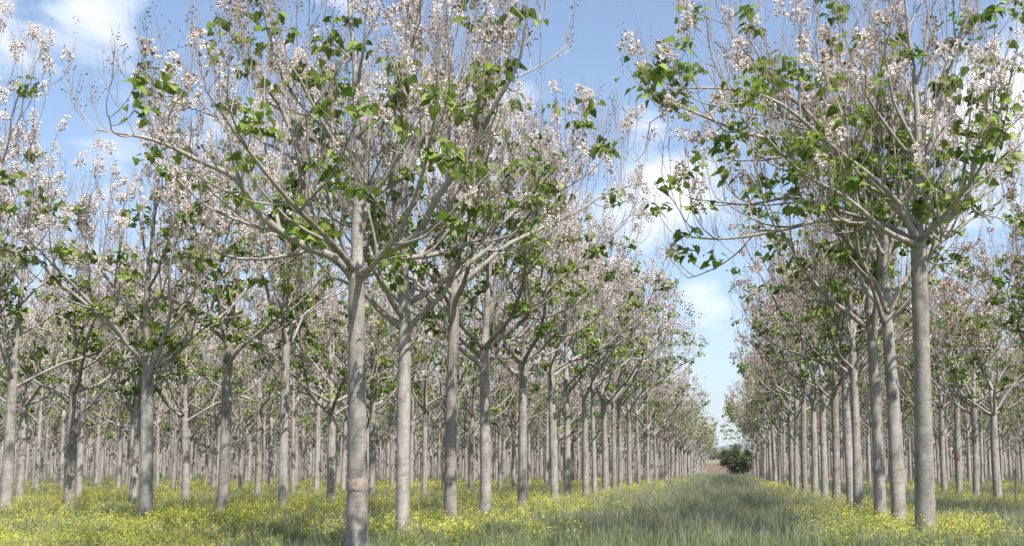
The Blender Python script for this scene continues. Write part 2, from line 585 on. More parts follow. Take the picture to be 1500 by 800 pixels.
def make_variant(seed, base, H=5.0, r=0.2, limbs=None, leader=None, lean=(0, 0), bow=0.04, **over):
    """One kind of tree as mesh data: trunk plus limbs with what they carry, all in the tree's own space."""
    rng = np.random.default_rng(seed)
    cfg = dict(base, **over)
    d2 = cfg["detail"] == 2
    nm = "paulownia%d" % seed
    sides = 18 if d2 else (9 if cfg["detail"] == 1 else 5)
    step = 0.085 if d2 else (0.3 if cfg["detail"] == 1 else 1.2)
    tm, top, axis = trunk_mesh(rng, nm + "_trunk", H, r, r * 0.74, lean, bow, sides, step)
    parts = []
    paths = []
    if limbs is None:
        n = int(rng.integers(4, 7))
        a0 = rng.uniform(0, 2 * PI)
        for i in range(n):
            a = a0 + i * 2 * PI / n + rng.normal(0, 0.22)
            low = rng.uniform(-0.75, 0.12)
            el = rng.uniform(0.33, 0.92)
            d = np.array([math.cos(a) * math.cos(el), math.sin(a) * math.cos(el), math.sin(el)])
            st = top + np.array([0, 0, low - 0.08]) + d * np.array([0.06, 0.06, 0])
            L = rng.uniform(4.9, 6.5)
            P = path_grow(rng, st, d, L, 17, rng.uniform(0.03, 0.19), 0.125)
            paths.append((P, r * rng.uniform(0.27, 0.41)))
        if rng.random() < 0.92:
            P = path_grow(rng, top - np.array([0, 0, 0.1]), (rng.normal(0, 0.06), rng.normal(0, 0.06), 1), rng.uniform(5.2, 6.6), 11, 0.3, 0.05)
            paths.append((P, r * 0.58))
        # short branches filling the middle of the crown
        for i in range(2):
            a = rng.uniform(0, 2 * PI)
            st = top + np.array([0, 0, rng.uniform(0.2, 1.0)])
            P = path_grow(rng, st, (math.cos(a) * 0.6, math.sin(a) * 0.6, 1.0), rng.uniform(3.0, 4.6), 8, 0.12, 0.09)
            paths.append((P, r * 0.26))
    else:
        for W, rr in limbs:
            k = max(8, len(W) * 3)
            paths.append((spline(W, k), rr))
    for i, (P, rr) in enumerate(paths):
        b = limb_system(rng, P, rr, cfg, 9 if d2 else 5)
        parts.append(limb_meshes(b, nm + "_limb%d" % i, cfg) if d2 else b)
    v = {"trunk": tm, "H": H, "r": r, "axis": axis, "parts": parts}
    if not d2:                                   # one crown with its leaves and blossoms for the smaller pictures
        c = Bits()
        for b in parts:
            for src, n in zip(b.wood.v, range(len(b.wood.v))):
                pass
            off = c.wood.n
            c.wood.v += b.wood.v
            c.wood.f += [f + off for f in b.wood.f]
            c.wood.m += b.wood.m
            c.wood.n += b.wood.n
            c.twig += b.twig
            c.leaf += b.leaf
            c.flow += b.flow
            c.pod += b.pod
        v["crown"] = limb_meshes(c, nm + "_crown", cfg)
        v["parts"] = None
    return v


def place_tree(v, x, y, s, rz, label, group, sxy=None, tilt=(0, 0)):
    root = link("paulownia_tree", None)
    root.empty_display_size = 0.3
    root.location = (x, y, 0)
    root.rotation_euler = (tilt[0], tilt[1], rz)
    root.scale = (sxy or s, sxy or s, s)
    root["label"] = label
    root["category"] = "tree"
    root["group"] = group
    link("trunk", v["trunk"], root)
    if v["parts"] is not None:
        for p in v["parts"]:
            lb = link("limb", p["wood"], root)
            for key in ("leaves", "blossoms", "seed_sprays"):
                if key in p:
                    link(key, p[key], lb)["kind"] = "stuff"
    else:
        cr = link("crown", v["crown"]["wood"], root)
        for key in ("leaves", "blossoms", "seed_sprays"):
            if key in v["crown"]:
                link(key, v["crown"][key], cr)["kind"] = "stuff"
    return root


# ------------------------------------------------------------------ plantation layout
ROWS = {"L1": -6.93, "R1": 4.08, "L2": -14.2, "L3": -21.5, "R2": 11.5}
SP = 7.3
for i in range(4, 26):
    ROWS["L%d" % i] = -21.5 - SP * (i - 3)
for i in range(3, 10):
    ROWS["R%d" % i] = 11.5 + SP * (i - 2)
SEEN = {   # trunks read off the photograph: column, fork line (photo rows) or None, trunk radius
    "L1": [(525, 400, .205), (591, 428, .165), (658, 415, .17), (711, 500, .18), (764, 522, .165), (812, 540, .185), (832, 545, .16), (858, 556, .17),
           (871, 560, .14), (886, 566, .21), (900, 572, .17), (909, 578, .17), (923, 590, .2), (935, 600, .17)],
    "R1": [(1355, 345, .215), (1316, 425, .18), (1287, 452, .17), (1257, 515, .15), (1244, 540, .165), (1224, 560, .165), (1208, 570, .165), (1194, 575, .17),
           (1178, 583, .19), (1166, 590, .16), (1160, 598, .17)],
    "L2": [(217, 530, .185), (327, 500, .175), (415, 478, .165), (485, 585, .17)],
    "L3": [(12, 540, .19), (103, 565, .19), (196, 590, .15), (275, 600, .17), (380, 580, .17)],
    "R2": [(1462, 590, .19), (1427, 585, .16), (1405, 570, .18), (1381, 580, .16)],
}
lay = random.Random(11)
TREES = []    # row, ordinal along the row, x, y, fork line, radius
END = {"L": 345.0, "R": 186.0}
for row, X in ROWS.items():
    side = row[0]
    k = int(row[1:])
    lst = []
    for (px, fy, r) in SEEN.get(row, []):
        lst.append((X + lay.uniform(-.05, .05), on_row(X, px), fy, r))
    if lst:
        y = lst[-1][1] + 4.2
    else:
        y = (26 + 4 * (k - 3) if side == "L" else 33 + 5 * (k - 2)) + lay.uniform(0, 4)
    if row == "R2":
        for yy in (32.6, 36.9, 41.2):
            lst.append((X + lay.uniform(-.2, .2), yy, None, .18))
    if row == "L3":
        lst.append((X, 26.6, None, .19))
    if row == "L2":
        pass
    if row == "R3":
        for yy in (40.5,):
            pass
    far = END[side] + (0 if k == 1 else 10 if side == 'L' else 110)
    while y < far:
        if lay.random() > 0.04:
            lst.append((X + lay.gauss(0, .16), y, None, lay.uniform(.125, .178)))
        y += 4.2 + lay.gauss(0, .22)
    lst.sort(key=lambda q: q[1])
    for n, q in enumerate(lst):
        TREES.append((row, n, *q))


def visible(t):
    px, py, z = proj((t[2], t[3], 5.0))
    m = 4.2 / max(z, 1) * F_PX
    return z > 5 and -m - 60 < px < PW + m + 60


TREES = [t for t in TREES if visible(t)]
TREES.sort(key=lambda t: t[3] * FW[1] + t[2] * FW[0])
N_IND = 296
IND, REST = TREES[:N_IND], TREES[N_IND:]

# ------------------------------------------------------------------ the two foremost trees, limb by limb
def waypoints(base, pts):
    """Limb read off the photograph: picture column and row of each bend plus its distance in front of (-) or behind (+) the trunk; given back in metres in the tree's own space."""
    out = []
    z0 = proj((base[0], base[1], 0))[2]
    for (px, py, dz) in pts:
        d = ray(px, py)
        z = z0 + dz
        w = np.array([0, 0, EYE]) + d * z
        out.append(w - np.array([base[0], base[1], 0]))
    return out


heroes = {}
for t in IND:
    if t[0] in ("L1", "R1") and t[1] == 0:
        heroes[t[0]] = t
bA = heroes["L1"][2:4]
bB = heroes["R1"][2:4]
LA = [
    ([(519, 408, 0), (490, 378, -.2), (440, 357, -.5), (385, 318, -1.0), (345, 262, -1.3), (290, 235, -1.7), (225, 205, -2.1), (140, 190, -2.4)], .098),
    ([(520, 398, 0), (490, 362, .2), (452, 315, .5), (437, 225, .9), (415, 165, 1.2), (370, 95, 1.5), (350, 20, 1.8)], .088),
    ([(524, 405, 0), (523, 330, .05), (526, 250, .1), (522, 170, .2), (520, 90, .3), (512, 10, .5), (508, -60, .6)], .125),
    ([(531, 402, 0), (560, 372, -.3), (610, 345, -.7), (640, 290, -1.2), (690, 222, -1.6), (722, 160, -2.0), (760, 90, -2.3), (772, 20, -2.5)], .092),
    ([(526, 350, .05), (545, 290, .3), (590, 258, .6), (612, 208, .9), (660, 165, 1.3), (700, 95, 1.7), (716, 20, 2.0)], .066),
    ([(522, 400, 0), (490, 375, 1.2), (430, 345, 2.6), (370, 330, 3.6), (300, 300, 4.3), (250, 250, 4.8)], .070),
    ([(530, 400, 0), (575, 380, 1.3), (640, 372, 2.6), (720, 340, 3.5), (790, 270, 4.2), (850, 200, 4.6)], .070),
    ([(527, 402, 0), (550, 385, -1.4), (590, 330, -2.5), (620, 250, -3.3), (640, 160, -3.9)], .062),
    ([(519, 396, 0), (480, 350, -1.4), (420, 290, -2.6), (360, 215, -3.4), (300, 130, -4.0)], .062),
    ([(523, 230, .1), (480, 190, .1), (430, 140, .3), (400, 70, .4), (390, 0, .5)], .04),
    ([(524, 200, .1), (570, 150, -.2), (600, 80, -.4), (615, 0, -.6)], .04),
]
LB = [
    ([(1343, 352, 0), (1325, 318, -.3), (1290, 280, -.6), (1240, 232, -1.0), (1180, 205, -1.4), (1110, 200, -1.7), (1030, 170, -2.0), (960, 140, -2.2)], .090),
    ([(1344, 345, 0), (1310, 300, .3), (1245, 245, .6), (1190, 170, .9), (1130, 120, 1.2), (1080, 60, 1.4), (1050, 10, 1.6)], .080),
    ([(1346, 350, 0), (1343, 280, .05), (1345, 200, .1), (1340, 120, .2), (1330, 40, .4), (1322, -40, .5)], .105),
    ([(1349, 352, 0), (1375, 325, -.2), (1412, 300, -.5), (1432, 225, -.9), (1470, 150, -1.3), (1490, 70, -1.6)], .085),
    ([(1345, 300, .05), (1370, 180, .2), (1385, 100, .4), (1410, 40, .7), (1425, -40, 1.0)], .082),
    ([(1341, 356, 0), (1300, 330, 1.2), (1230, 310, 2.4), (1160, 290, 3.3), (1090, 300, 3.9), (1010, 290, 4.2)], .065),
    ([(1343, 358, 0), (1300, 340, -1.3), (1240, 290, -2.4), (1170, 250, -3.2), (1100, 175, -3.8)], .065),
    ([(1342, 362, 0), (1285, 335, -.5), (1215, 322, -.9), (1140, 338, -1.2), (1060, 350, -1.4), (988, 345, -1.5)], .058),
    ([(1344, 330, 0), (1290, 270, -.9), (1220, 215, -1.6), (1140, 150, -2.2), (1060, 130, -2.6), (985, 130, -2.9)], .058),
    ([(1348, 350, 0), (1390, 315, 1.4), (1450, 280, 2.6), (1520, 220, 3.5)], .062),
    ([(1348, 352, 0), (1370, 330, -1.4), (1420, 270, -2.6), (1470, 190, -3.4)], .060),
    ([(1344, 240, .1), (1310, 200, .2), (1270, 140, .1), (1240, 60, .2), (1225, 0, .2)], .045),
]
def fork_h(t):
    x, y, z = proj((t[2], t[3], 0))
    return (y - t[4]) / F_PX * z if t[4] else None


HA = fork_h(heroes["L1"])
HB = fork_h(heroes["R1"])
wA = waypoints(bA, [(524, 404, 0)])[0]
wB = waypoints(bB, [(1345, 350, 0)])[0]
VA = make_variant(901, HERO, wA[2], .205, [(waypoints(bA, p), r) for p, r in LA], lean=(wA[0], wA[1]), bow=0.02, bloom_p=.032, spent=.35, pod_p=.24, nter=3.6, ntwig=7)
VB = make_variant(902, HERO, wB[2], .205, [(waypoints(bB, p), r) for p, r in LB], lean=(wB[0], wB[1]), bow=0.02, bloom_p=.075, spent=.3, pod_p=.10, leaf_p=.30, nter=3.5, ntwig=5)

# ------------------------------------------------------------------ general kinds
HV_L = [make_variant(100 + i, HERO, 5.0, .19, bloom_p=[.13, .09, .16, .06, .11, .14][i], spent=[.12, .2, .08, .35, .15, .1][i]) for i in range(6)]
HV_R = [make_variant(220 + i, HERO, 5.4, .18, bloom_p=[.065, .075, .05, .08][i], spent=[.7, .55, .8, .5][i], leaf_p=.28, pod_p=.2) for i in range(4)]
MV_L = [make_variant(140 + i, MID, 5.0, .18, bloom_p=[.19, .15, .23, .12][i], spent=[.2, .3, .15, .4][i]) for i in range(4)]
MV_R = [make_variant(160 + i, MID, 5.2, .18, bloom_p=[.16, .17, .14][i], spent=[.75, .65, .85][i]) for i in range(3)]

WORDS = ["first", "second", "third", "fourth", "fifth", "sixth", "seventh", "eighth", "ninth", "tenth", "eleventh", "twelfth", "thirteenth", "fourteenth"]


def row_phrase(row):
    k = int(row[1:])
    side = "opposite the dark bush" if row[0] == "L" else "on the bush's side"
    if k == 1:
        return "lane row " + side
    return "%s row %s" % (WORDS[k - 1], side)


HERO_LABEL = {
    ("L1", 0): "thickest grey paulownia of the lane row, reddish bark band low on its trunk",
    ("R1", 0): "tall leaning pale-barked paulownia, first of the lane row on the bush's side",
    ("L1", 1): "slim paulownia just behind the thickest trunk, its low limbs crossing the next crown",
    ("L1", 2): "straight paulownia third in the lane row opposite the dark bush, ringed pale trunk",
    ("R1", 1): "paulownia with dark pruning knot, second in the lane row on the dark bush's side",
    ("R1", 2): "paulownia with two dark pruning knots, third in the lane row on the bush's side",
    ("L2", 2): "paulownia with stacked dark knots high on its trunk, third in second row from lane",
    ("L2", 1): "paulownia with one dark knot below its crown, second in second row from lane",
    ("R2", 5): "paulownia with an orange mark on its trunk, standing behind the pale leaning tree",
}
SHARED_FROM = {1: 14, 2: 10, 3: 8}
ORD = {}                       # place of each tree among its row's trunks that stand inside the picture
_cnt = {}
for t in IND:
    px = proj((t[2], t[3], 1.5))[0]
    if -12 < px < PW + 12:
        ORD[t[:2]] = _cnt.get(t[0], 0)
        _cnt[t[0]] = ORD[t[:2]] + 1
hr = random.Random(5)
placed = []
for t in IND:
    row, n, x, y, fy, r = t
    z = x * FW[0] + y * FW[1]
    left = row[0] == "L"
    k = int(row[1:])
    cut = SHARED_FROM.get(k, 3)
    od = ORD.get((row, n))
    if (row, n) in HERO_LABEL:
        label = HERO_LABEL[(row, n)]
    elif od is None:
        label = "paulownia crown reaching in past the picture's edge, from the " + row_phrase(row)
    elif od < cut:
        label = "grey blooming paulownia, %s trunk of the %s" % (WORDS[od], row_phrase(row))
    else:
        label = "thin far paulownia deep in the " + row_phrase(row)
    group = "paulownia trees of the " + row_phrase(row)
    if n == 0 and row == "L1":
        placed.append((t, place_tree(VA, x, y, 1, 0, label, group), VA))
        continue
    if n == 0 and row == "R1":
        placed.append((t, place_tree(VB, x, y, 1, 0, label, group), VB))
        continue
    pool = (HV_L if left else HV_R) if z < 47 else (MV_L if left else MV_R)
    v = pool[hr.randrange(len(pool))]
    fh = fork_h(t)
    s = 1.22 if (row, n) == ('L3', 0) else fh / v["H"] if fh else hr.uniform(.9, 1.1) * (5.0 if left else 5.3) / v["H"]
    s = min(max(s, .8), 1.25)
    sxy = min(max(r / v["r"], .72), 1.15)
    placed.append((t, place_tree(v, x, y, s, hr.uniform(0, 2 * PI), label, group, sxy, (hr.gauss(0, .012), hr.gauss(0, .012))), v))

# knots, marks: sub-parts of a few trunks
def knot(trunk, v, h, ang, size, name="pruning_scar", mat=None):
    cx, cy, z = v["axis"]
    i = int(np.argmin(abs(z - h)))
    R = v["r"] * (1 - .26 * h / v["H"])
    ac = Acc()
    n = 10
    d = np.array([math.cos(ang), math.sin(ang), 0])
    side = np.array([-d[1], d[0], 0])
    c = np.array([cx[i], cy[i], h]) + d * (R - 0.01)
    rings = []
    for (rr, o) in ((1.0, 0.0), (.85, .035), (.5, .03), (.25, .005)):
        a = np.arange(n) * 2 * PI / n
        w = 1 + .12 * np.sin(3 * a + h)
        rings.append(c + d * o * size / .09 + (side[None] * np.cos(a)[:, None] + np.array([0, 0, 1.25])[None] * np.sin(a)[:, None]) * (rr * size * w)[:, None])
    ac.add(np.concatenate(rings), ring_faces(4, n))
    return link(name, ac.mesh(name, [M_SCAR]), trunk)


def child(o, name):
    return [c for c in o.children if c.name.split(".")[0] == name][0]


TO_CAM = -PI / 2
for t, o, v in placed:
    key = (t[0], t[1])
    tr = child(o, "trunk")
    ang = TO_CAM - o.rotation_euler[2] + (YAW if t[0] == "R1" else -.1)
    if key == ("R1", 1):
        knot(tr, v, v["H"] * .93, ang, .095)
    if key == ("R1", 2):
        knot(tr, v, v["H"] * .97, ang, .07)
        knot(tr, v, v["H"] * .90, ang + .2, .085)
    if key == ("L2", 2):
        knot(tr, v, v["H"] * .80, ang - .15, .09)
        knot(tr, v, v["H"] * .70, ang + .25, .09)
    if key == ("L2", 1):
        knot(tr, v, v["H"] * .90, ang, .08)
    if key == ("L1", 0):                         # reddish band of old bark round the trunk
        cx, cy, zz = v["axis"]
        ac = Acc()
        hs = np.linspace(1.20, 1.44, 6)
        a = np.arange(24) * 2 * PI / 24
        pts = []
        for j, h in enumerate(hs):
            i = int(np.argmin(abs(zz - h)))
            R = (v["r"] * (1 - .26 * (h / v["H"]) ** .9) + .016) * (1 if 0 < j < 5 else .94)
            pts.append(np.stack([cx[i] + R * np.cos(a), cy[i] + R * np.sin(a), h + .012 * np.sin(3 * a + j)], -1))
        ac.add(np.concatenate(pts), ring_faces(6, 24))
        link("bark_band", ac.mesh("bark_band", [M_BAND]), tr)
    if key == ("R2", 5):
        m, nt, out = new_mat("orange_paint")
        p = N(nt, "ShaderNodeBsdfPrincipled", Roughness=.8)
        nz = N(nt, "ShaderNodeTexNoise", Scale=25.0)
        rr = ramp(nt, nz.outputs[0], [(.3, (.30, .14, .08)), (.7, (.2, .13, .10))])
        nt.links.new(rr.outputs[0], p.inputs[0])
        nt.links.new(p.outputs[0], out.inputs[0])
        cx, cy, zz = v["axis"]
        ac = Acc()
        pts = []
        for h in np.linspace(1.95, 2.28, 5):
            i = int(np.argmin(abs(zz - h)))
            R = v["r"] + .012
            a = ang + np.linspace(-.45, .45, 6) * (1 if h < 2.2 else .6)
            pts.append(np.stack([cx[i] + R * np.cos(a), cy[i] + R * np.sin(a), np.full(6, h)], -1))
        P = np.concatenate(pts)
        Fc = [(j * 6 + i, j * 6 + i + 1, j * 6 + i + 7, j * 6 + i + 6) for j in range(4) for i in range(5)]
        ac.add(P, Fc)
        link("orange_mark", ac.mesh("orange_mark", [m]), tr)

# ------------------------------------------------------------------ the far rows that merge: one mass
def scatter_far():
    vs = []
    for i in range(4):
        v = make_variant(200 + i, FAR, 5.0, .19, bloom_p=[.25, .3, .2, .3][i], spent=[.4, .3, .7, .5][i])
        polys = []
        for me, base in ((v["trunk"], 0), (v["crown"]["wood"], 0), (v["crown"].get("leaves"), 2), (v["crown"].get("blossoms"), 3)):
            if me is None:
                continue
            co = np.zeros(len(me.vertices) * 3, np.float32)
            me.vertices.foreach_get("co", co)
            by = {}
            lv = np.zeros(len(me.loops), np.int32)
            me.loops.foreach_get("vertex_index", lv)
            ls = np.zeros(len(me.polygons), np.int32)
            lt = np.zeros(len(me.polygons), np.int32)
            mi = np.zeros(len(me.polygons), np.int32)
            me.polygons.foreach_get("loop_start", ls)
            me.polygons.foreach_get("loop_total", lt)
            me.polygons.foreach_get("material_index", mi)
            for kk in np.unique(lt):
                for m_ in np.unique(mi):
                    sel = (lt == kk) & (mi == m_)
                    if sel.any():
                        by[(kk, m_)] = lv[ls[sel][:, None] + np.arange(kk)[None]]
            polys.append((co.reshape(-1, 3), by, base))
        vs.append(polys)
    acc = Acc()
    rr = random.Random(77)
    for (row, n, x, y, fy, r) in REST:
        polys = vs[rr.randrange(4)]
        a = rr.uniform(0, 2 * PI)
        s = rr.uniform(.92, 1.1)
        c, sn = math.cos(a) * s, math.sin(a) * s
        for co, by, base in polys:
            V = np.stack([co[:, 0] * c - co[:, 1] * sn + x, co[:, 0] * sn + co[:, 1] * c + y, co[:, 2] * s], -1)
            first = True
            n0 = acc.n
            acc.v.append(V.astype(np.float32))
            for (kk, m_), fs in by.items():
                acc.f.append(fs.astype(np.int64) + n0)
                acc.m.append(np.full(len(fs), base + m_, np.int32))
            acc.n += len(V)
    o = link("plantation_woods", acc.mesh("plantation_woods", [M_BARK, M_TWIG, M_LEAF, M_PETAL, M_SPENT]))
    o["kind"] = "stuff"
    o["label"] = "mass of far paulownia trees where the rows merge at the plantation's back"
    o["category"] = "woods"


scatter_far()

# ------------------------------------------------------------------ sapling stem near the second right-hand row
ac = Acc()
X, Y = 11.5, on_row(11.5, 1484) * .86
srng = np.random.default_rng(3)
bx = ROWS["R2"] * .86
P = path_grow(srng, (bx, on_row(bx, 1484), -.1), (0, 0, 1), 4.6, 12, .2, .03)
sap = link("sapling", None)
sap.location = P[0]
P = P - P[0]
tube(ac, P, np.linspace(.035, .012, 12), 7)
link("stem", ac.mesh("sapling_stem", [M_BARK]), sap)
sb = Bits()
for tt in (.55, .66, .75, .83, .9, .97):
    p, d = at(P, tt)
    a = srng.uniform(0, 6.28)
    Q = path_grow(srng, p, (math.cos(a), math.sin(a), .8), .7, 4, .4, .05)
    tube(sb.wood, Q, np.linspace(.008, .004, 4), 4, 0)
    add_leaves(srng, sb, Q[-1], HERO, 5)
ms = limb_meshes(sb, "sapling", HERO)
link("branches", ms["wood"], sap)
link("leaves", ms["leaves"], sap)
sap["label"] = "thin young sapling with bare slender stem among the yellow weeds between rows"
sap["category"] = "sapling"

# ------------------------------------------------------------------ ground, fields, hills
def sheet(name, pts, faces, mat, label=None):
    me = bpy.data.meshes.new(name)
    me.from_pydata(pts, [], faces)
    me.materials.append(mat)
    o = link(name, me)
    o["kind"] = "structure"
    return o


def ground_material():
    m, nt, out = new_mat("meadow_ground")
    L = nt.links.new
    tc = N(nt, "ShaderNodeTexCoord")
    n1 = N(nt, "ShaderNodeTexNoise", Scale=1.7, Detail=8.0, Roughness=0.7)
    n2 = N(nt, "ShaderNodeTexNoise", Scale=0.12, Detail=3.0)
    n3 = N(nt, "ShaderNodeTexNoise", Scale=24.0, Detail=4.0)
    for q in (n1, n2, n3):
        L(tc.outputs["Object"], q.inputs["Vector"])
    c1 = ramp(nt, n1.outputs[0], [(0.3, (0.075, 0.08, 0.04)), (0.5, (0.12, 0.14, 0.058)), (0.7, (0.18, 0.185, 0.09))])
    c2 = ramp(nt, n2.outputs[0], [(0.4, (0.9, 0.95, 0.85)), (0.6, (1.1, 1.1, 1.0))])
    c = mixc(nt, c1.outputs[0], c2.outputs[0], 1.0, "MULTIPLY")
    c3 = ramp(nt, n3.outputs[0], [(0.3, (0.6, 0.6, 0.6)), (0.7, (1.25, 1.25, 1.2))])
    c = mixc(nt, c, c3.outputs[0], 0.7, "MULTIPLY")
    p = N(nt, "ShaderNodeBsdfPrincipled", Roughness=0.95)
    p.inputs["Specular IOR Level"].default_value = 0.05
    L(c, p.inputs["Base Color"])
    L(p.outputs[0], out.inputs[0])
    return m


G = 6500
sheet("ground", [(-G, -400, 0), (G, -400, 0), (G, G, 0), (-G, G, 0)], [(0, 1, 2, 3)], ground_material())

# fields rising behind the plantation: bands of ploughed soil and pale stubble, one sloping sheet
def slope_sheet(name, y0, y1, z0, z1, mat, x0=-700, x1=700):
    nx = 60
    rs = np.random.default_rng(int(y0))
    ph = rs.uniform(0, 6, 4)
    pts, fcs = [], []
    ys = np.linspace(y0, y1, 6)
    for j, yy in enumerate(ys):
        for i in range(nx + 1):
            xx = x0 + (x1 - x0) * i / nx
            w = .5 * math.sin(xx / 60 + ph[0]) + .4 * math.sin(xx / 23 + ph[1])
            u = j / 5
            pts.append((xx, yy + (w * 6 if 0 < j else 0), z0 + (z1 - z0) * u))
    for j in range(5):
        for i in range(nx):
            a = j * (nx + 1) + i
            fcs.append((a, a + 1, a + nx + 2, a + nx + 1))
    return sheet(name, pts, fcs, mat)


SOIL = noise_material("ploughed_soil", .5, [(.3, (.12, .08, .055)), (.7, (.19, .132, .09))], detail=8)
STUB = noise_material("stubble", .4, [(.3, (.15, .15, .08)), (.7, (.24, .22, .13))], detail=8)
SOIL2 = noise_material("brown_slope", .06, [(.35, (.07, .06, .035)), (.55, (.19, .12, .085)), (.7, (.26, .17, .12))], detail=8)
slope_sheet("field_soil", 415, 560, .05, 5.0, SOIL)
slope_sheet("field_stubble", 568, 620, 5.1, 7.0, STUB)
slope_sheet("hillside", 628, 1000, 7.1, 17.0, SOIL2, -1500, 1500)


def hills(name, dist, hmax, seed, mat, half=5000, depth=1800):
    rs = np.random.default_rng(seed)
    nx, ny = 160, 10
    ph = rs.uniform(0, 6.28, 8)
    pts, fcs = [], []
    for j in range(ny + 1):
        for i in range(nx + 1):
            xx = -half + 2 * half * i / nx
            prof = .55 + .2 * math.sin(xx / 900 + ph[0]) + .13 * math.sin(xx / 390 + ph[1]) + .06 * math.sin(xx / 160 + ph[2]) + .03 * math.sin(xx / 70 + ph[3])
            u = j / ny
            fold = 1 + .12 * math.sin(xx / 120 + u * 5 + ph[4])
            pts.append((xx, dist + depth * u, -5 + hmax * prof * math.sin(u * PI / 2) * fold ** (1 - u)))
    for j in range(ny):
        for i in range(nx):
            a = j * (nx + 1) + i
            fcs.append((a, a + 1, a + nx + 2, a + nx + 1))
    o = sheet(name, pts, fcs, mat)
    for p in o.data.polygons:
        p.use_smooth = True
    return o


HILL = noise_material("hill_scrub", .004, [(.35, (.07, .085, .045)), (.65, (.16, .15, .09))], detail=10)
hills("hills", 4300, 290, 4, HILL)

# ------------------------------------------------------------------ the dark round bush at the end of the lane
def leafy_tree(name, x, y, h, w, trunk_x, label, cat, seed, leafmat, nl=5200, trunk_h=1.6, group=None, lsize=.34):
    rg = np.random.default_rng(seed)
    root = link(name, None)
    root.location = (x, y, 0)
    root["label"] = label
    root["category"] = cat
    if group:
        root["group"] = group
    ac = Acc()
    P = path_grow(rg, (trunk_x, 0, -.2), (0, 0, 1), h * .55, 8, .2, .06)
    tube(ac, P, np.linspace(h * .045, h * .015, 8), 8)
    for i in range(9):
        p, d = at(P, .35 + .6 * i / 9)
        a = i * 2.4
        Q = path_grow(rg, p, (math.cos(a), math.sin(a), .6), w * .38, 6, .15, .1)
        tube(ac, Q, np.linspace(h * .016, h * .005, 6), 5)
    link("trunk", ac.mesh(name + "_trunk", [M_BARK]), root)
    # clumps through the crown's volume, leaves round each clump
    nc = 90
    C = []
    while len(C) < nc:
        q = rg.uniform(-1, 1, 3)
        rr = np.linalg.norm(q)
        if .35 < rr < 1.0:
            C.append(q)
    C = np.array(C) * np.array([w * .46, w * .42, h * .42]) + np.array([0, 0, h * .54])
    C[:, 2] = np.maximum(C[:, 2], h * .17 + rg.uniform(0, h * .1, nc))
    idx = rg.integers(0, nc, nl)
    pos = C[idx] + rg.normal(0, w * .055, (nl, 3))
    d = nrm(rg.normal(0, 1, (nl, 3)) + nrm(C[idx] - np.array([0, 0, h * .5])) * .5)
    xx, zz = perp(d)
    la = Acc()
    many(la, LEAF_V2, LEAF_F2, xx, d, zz, pos, rg.uniform(.7, 1.3, nl) * lsize)
    link("crown", la.mesh(name + "_crown", [leafmat]), root)
    return root


d = ray(1082, YH)
yb = 222.0
xb = d[0] / d[1] * yb
leafy_tree("bush_tree", xb, yb, 7.2, 7.0, 1.0, "dark green round bushy tree standing at the far end of the grassy lane", "tree", 8, M_BUSHLEAF, 9500, lsize=.3)
# low scrub and small trees on the slopes beyond
sr = random.Random(8)
shrub_spots = [(1044, 655, 2.8), (1050, 700, 3.6), (1055, 665, 2.4), (1062, 740, 4.2), (1047, 860, 4.0)]
names = ["low dark shrub at the soil field's upper edge, nearest the lane row", "round dark tree on the brown slope, tallest of the slope's trees",
         "small dark tree between the slope and the stubble strip", "dark spreading tree beside the round bush's outline on the slope", "small tree highest up on the brown slope"]
for (px, yy, hh), lb in zip(shrub_spots, names):
    d = ray(px, YH)
    z = np.interp(yy, [568, 620, 628, 1000], [5.1, 7, 7.1, 17])
    o = leafy_tree("slope_tree", d[0] / d[1] * yy, yy, hh, hh * 1.3, 0, lb, "tree", int(px), M_BUSHLEAF, 700, 1.2, "small trees on the slope beyond the fields", 0.9)
    o.location.z = z

# ------------------------------------------------------------------ grass and flowering weeds
def in_view_points(rg, n, r0, r1, power, marg=.07):
    """Ground points in the picture's wedge, thinning with distance (density ~ r**-power)."""
    u = rg.random(n)
    e = 2 - power
    r = (r0 ** e + u * (r1 ** e - r0 ** e)) ** (1 / e)
    a0 = math.atan((0 - PPX) / F_PX) - marg
    a1 = math.atan((PW - PPX) / F_PX) + marg
    a = rg.uniform(a0, a1, n) - YAW
    return np.stack([r * np.sin(a), r * np.cos(a)], -1), r


_ng = np.random.default_rng(99)
_grid = _ng.random((256, 256))


def vnoise(p, s):
    q = p / s
    i = np.floor(q).astype(int)
    f = q - i
    f = f * f * (3 - 2 * f)
    g = lambda a, b: _grid[a % 256, b % 256]
    return (g(i[:, 0], i[:, 1]) * (1 - f[:, 0]) + g(i[:, 0] + 1, i[:, 1]) * f[:, 0]) * (1 - f[:, 1]) + \
           (g(i[:, 0], i[:, 1] + 1) * (1 - f[:, 0]) + g(i[:, 0] + 1, i[:, 1] + 1) * f[:, 0]) * f[:, 1]


ROWX = np.array(sorted(ROWS.values()))


def row_dist(p):
    return np.abs(p[:, :1] - ROWX[None]).min(1)


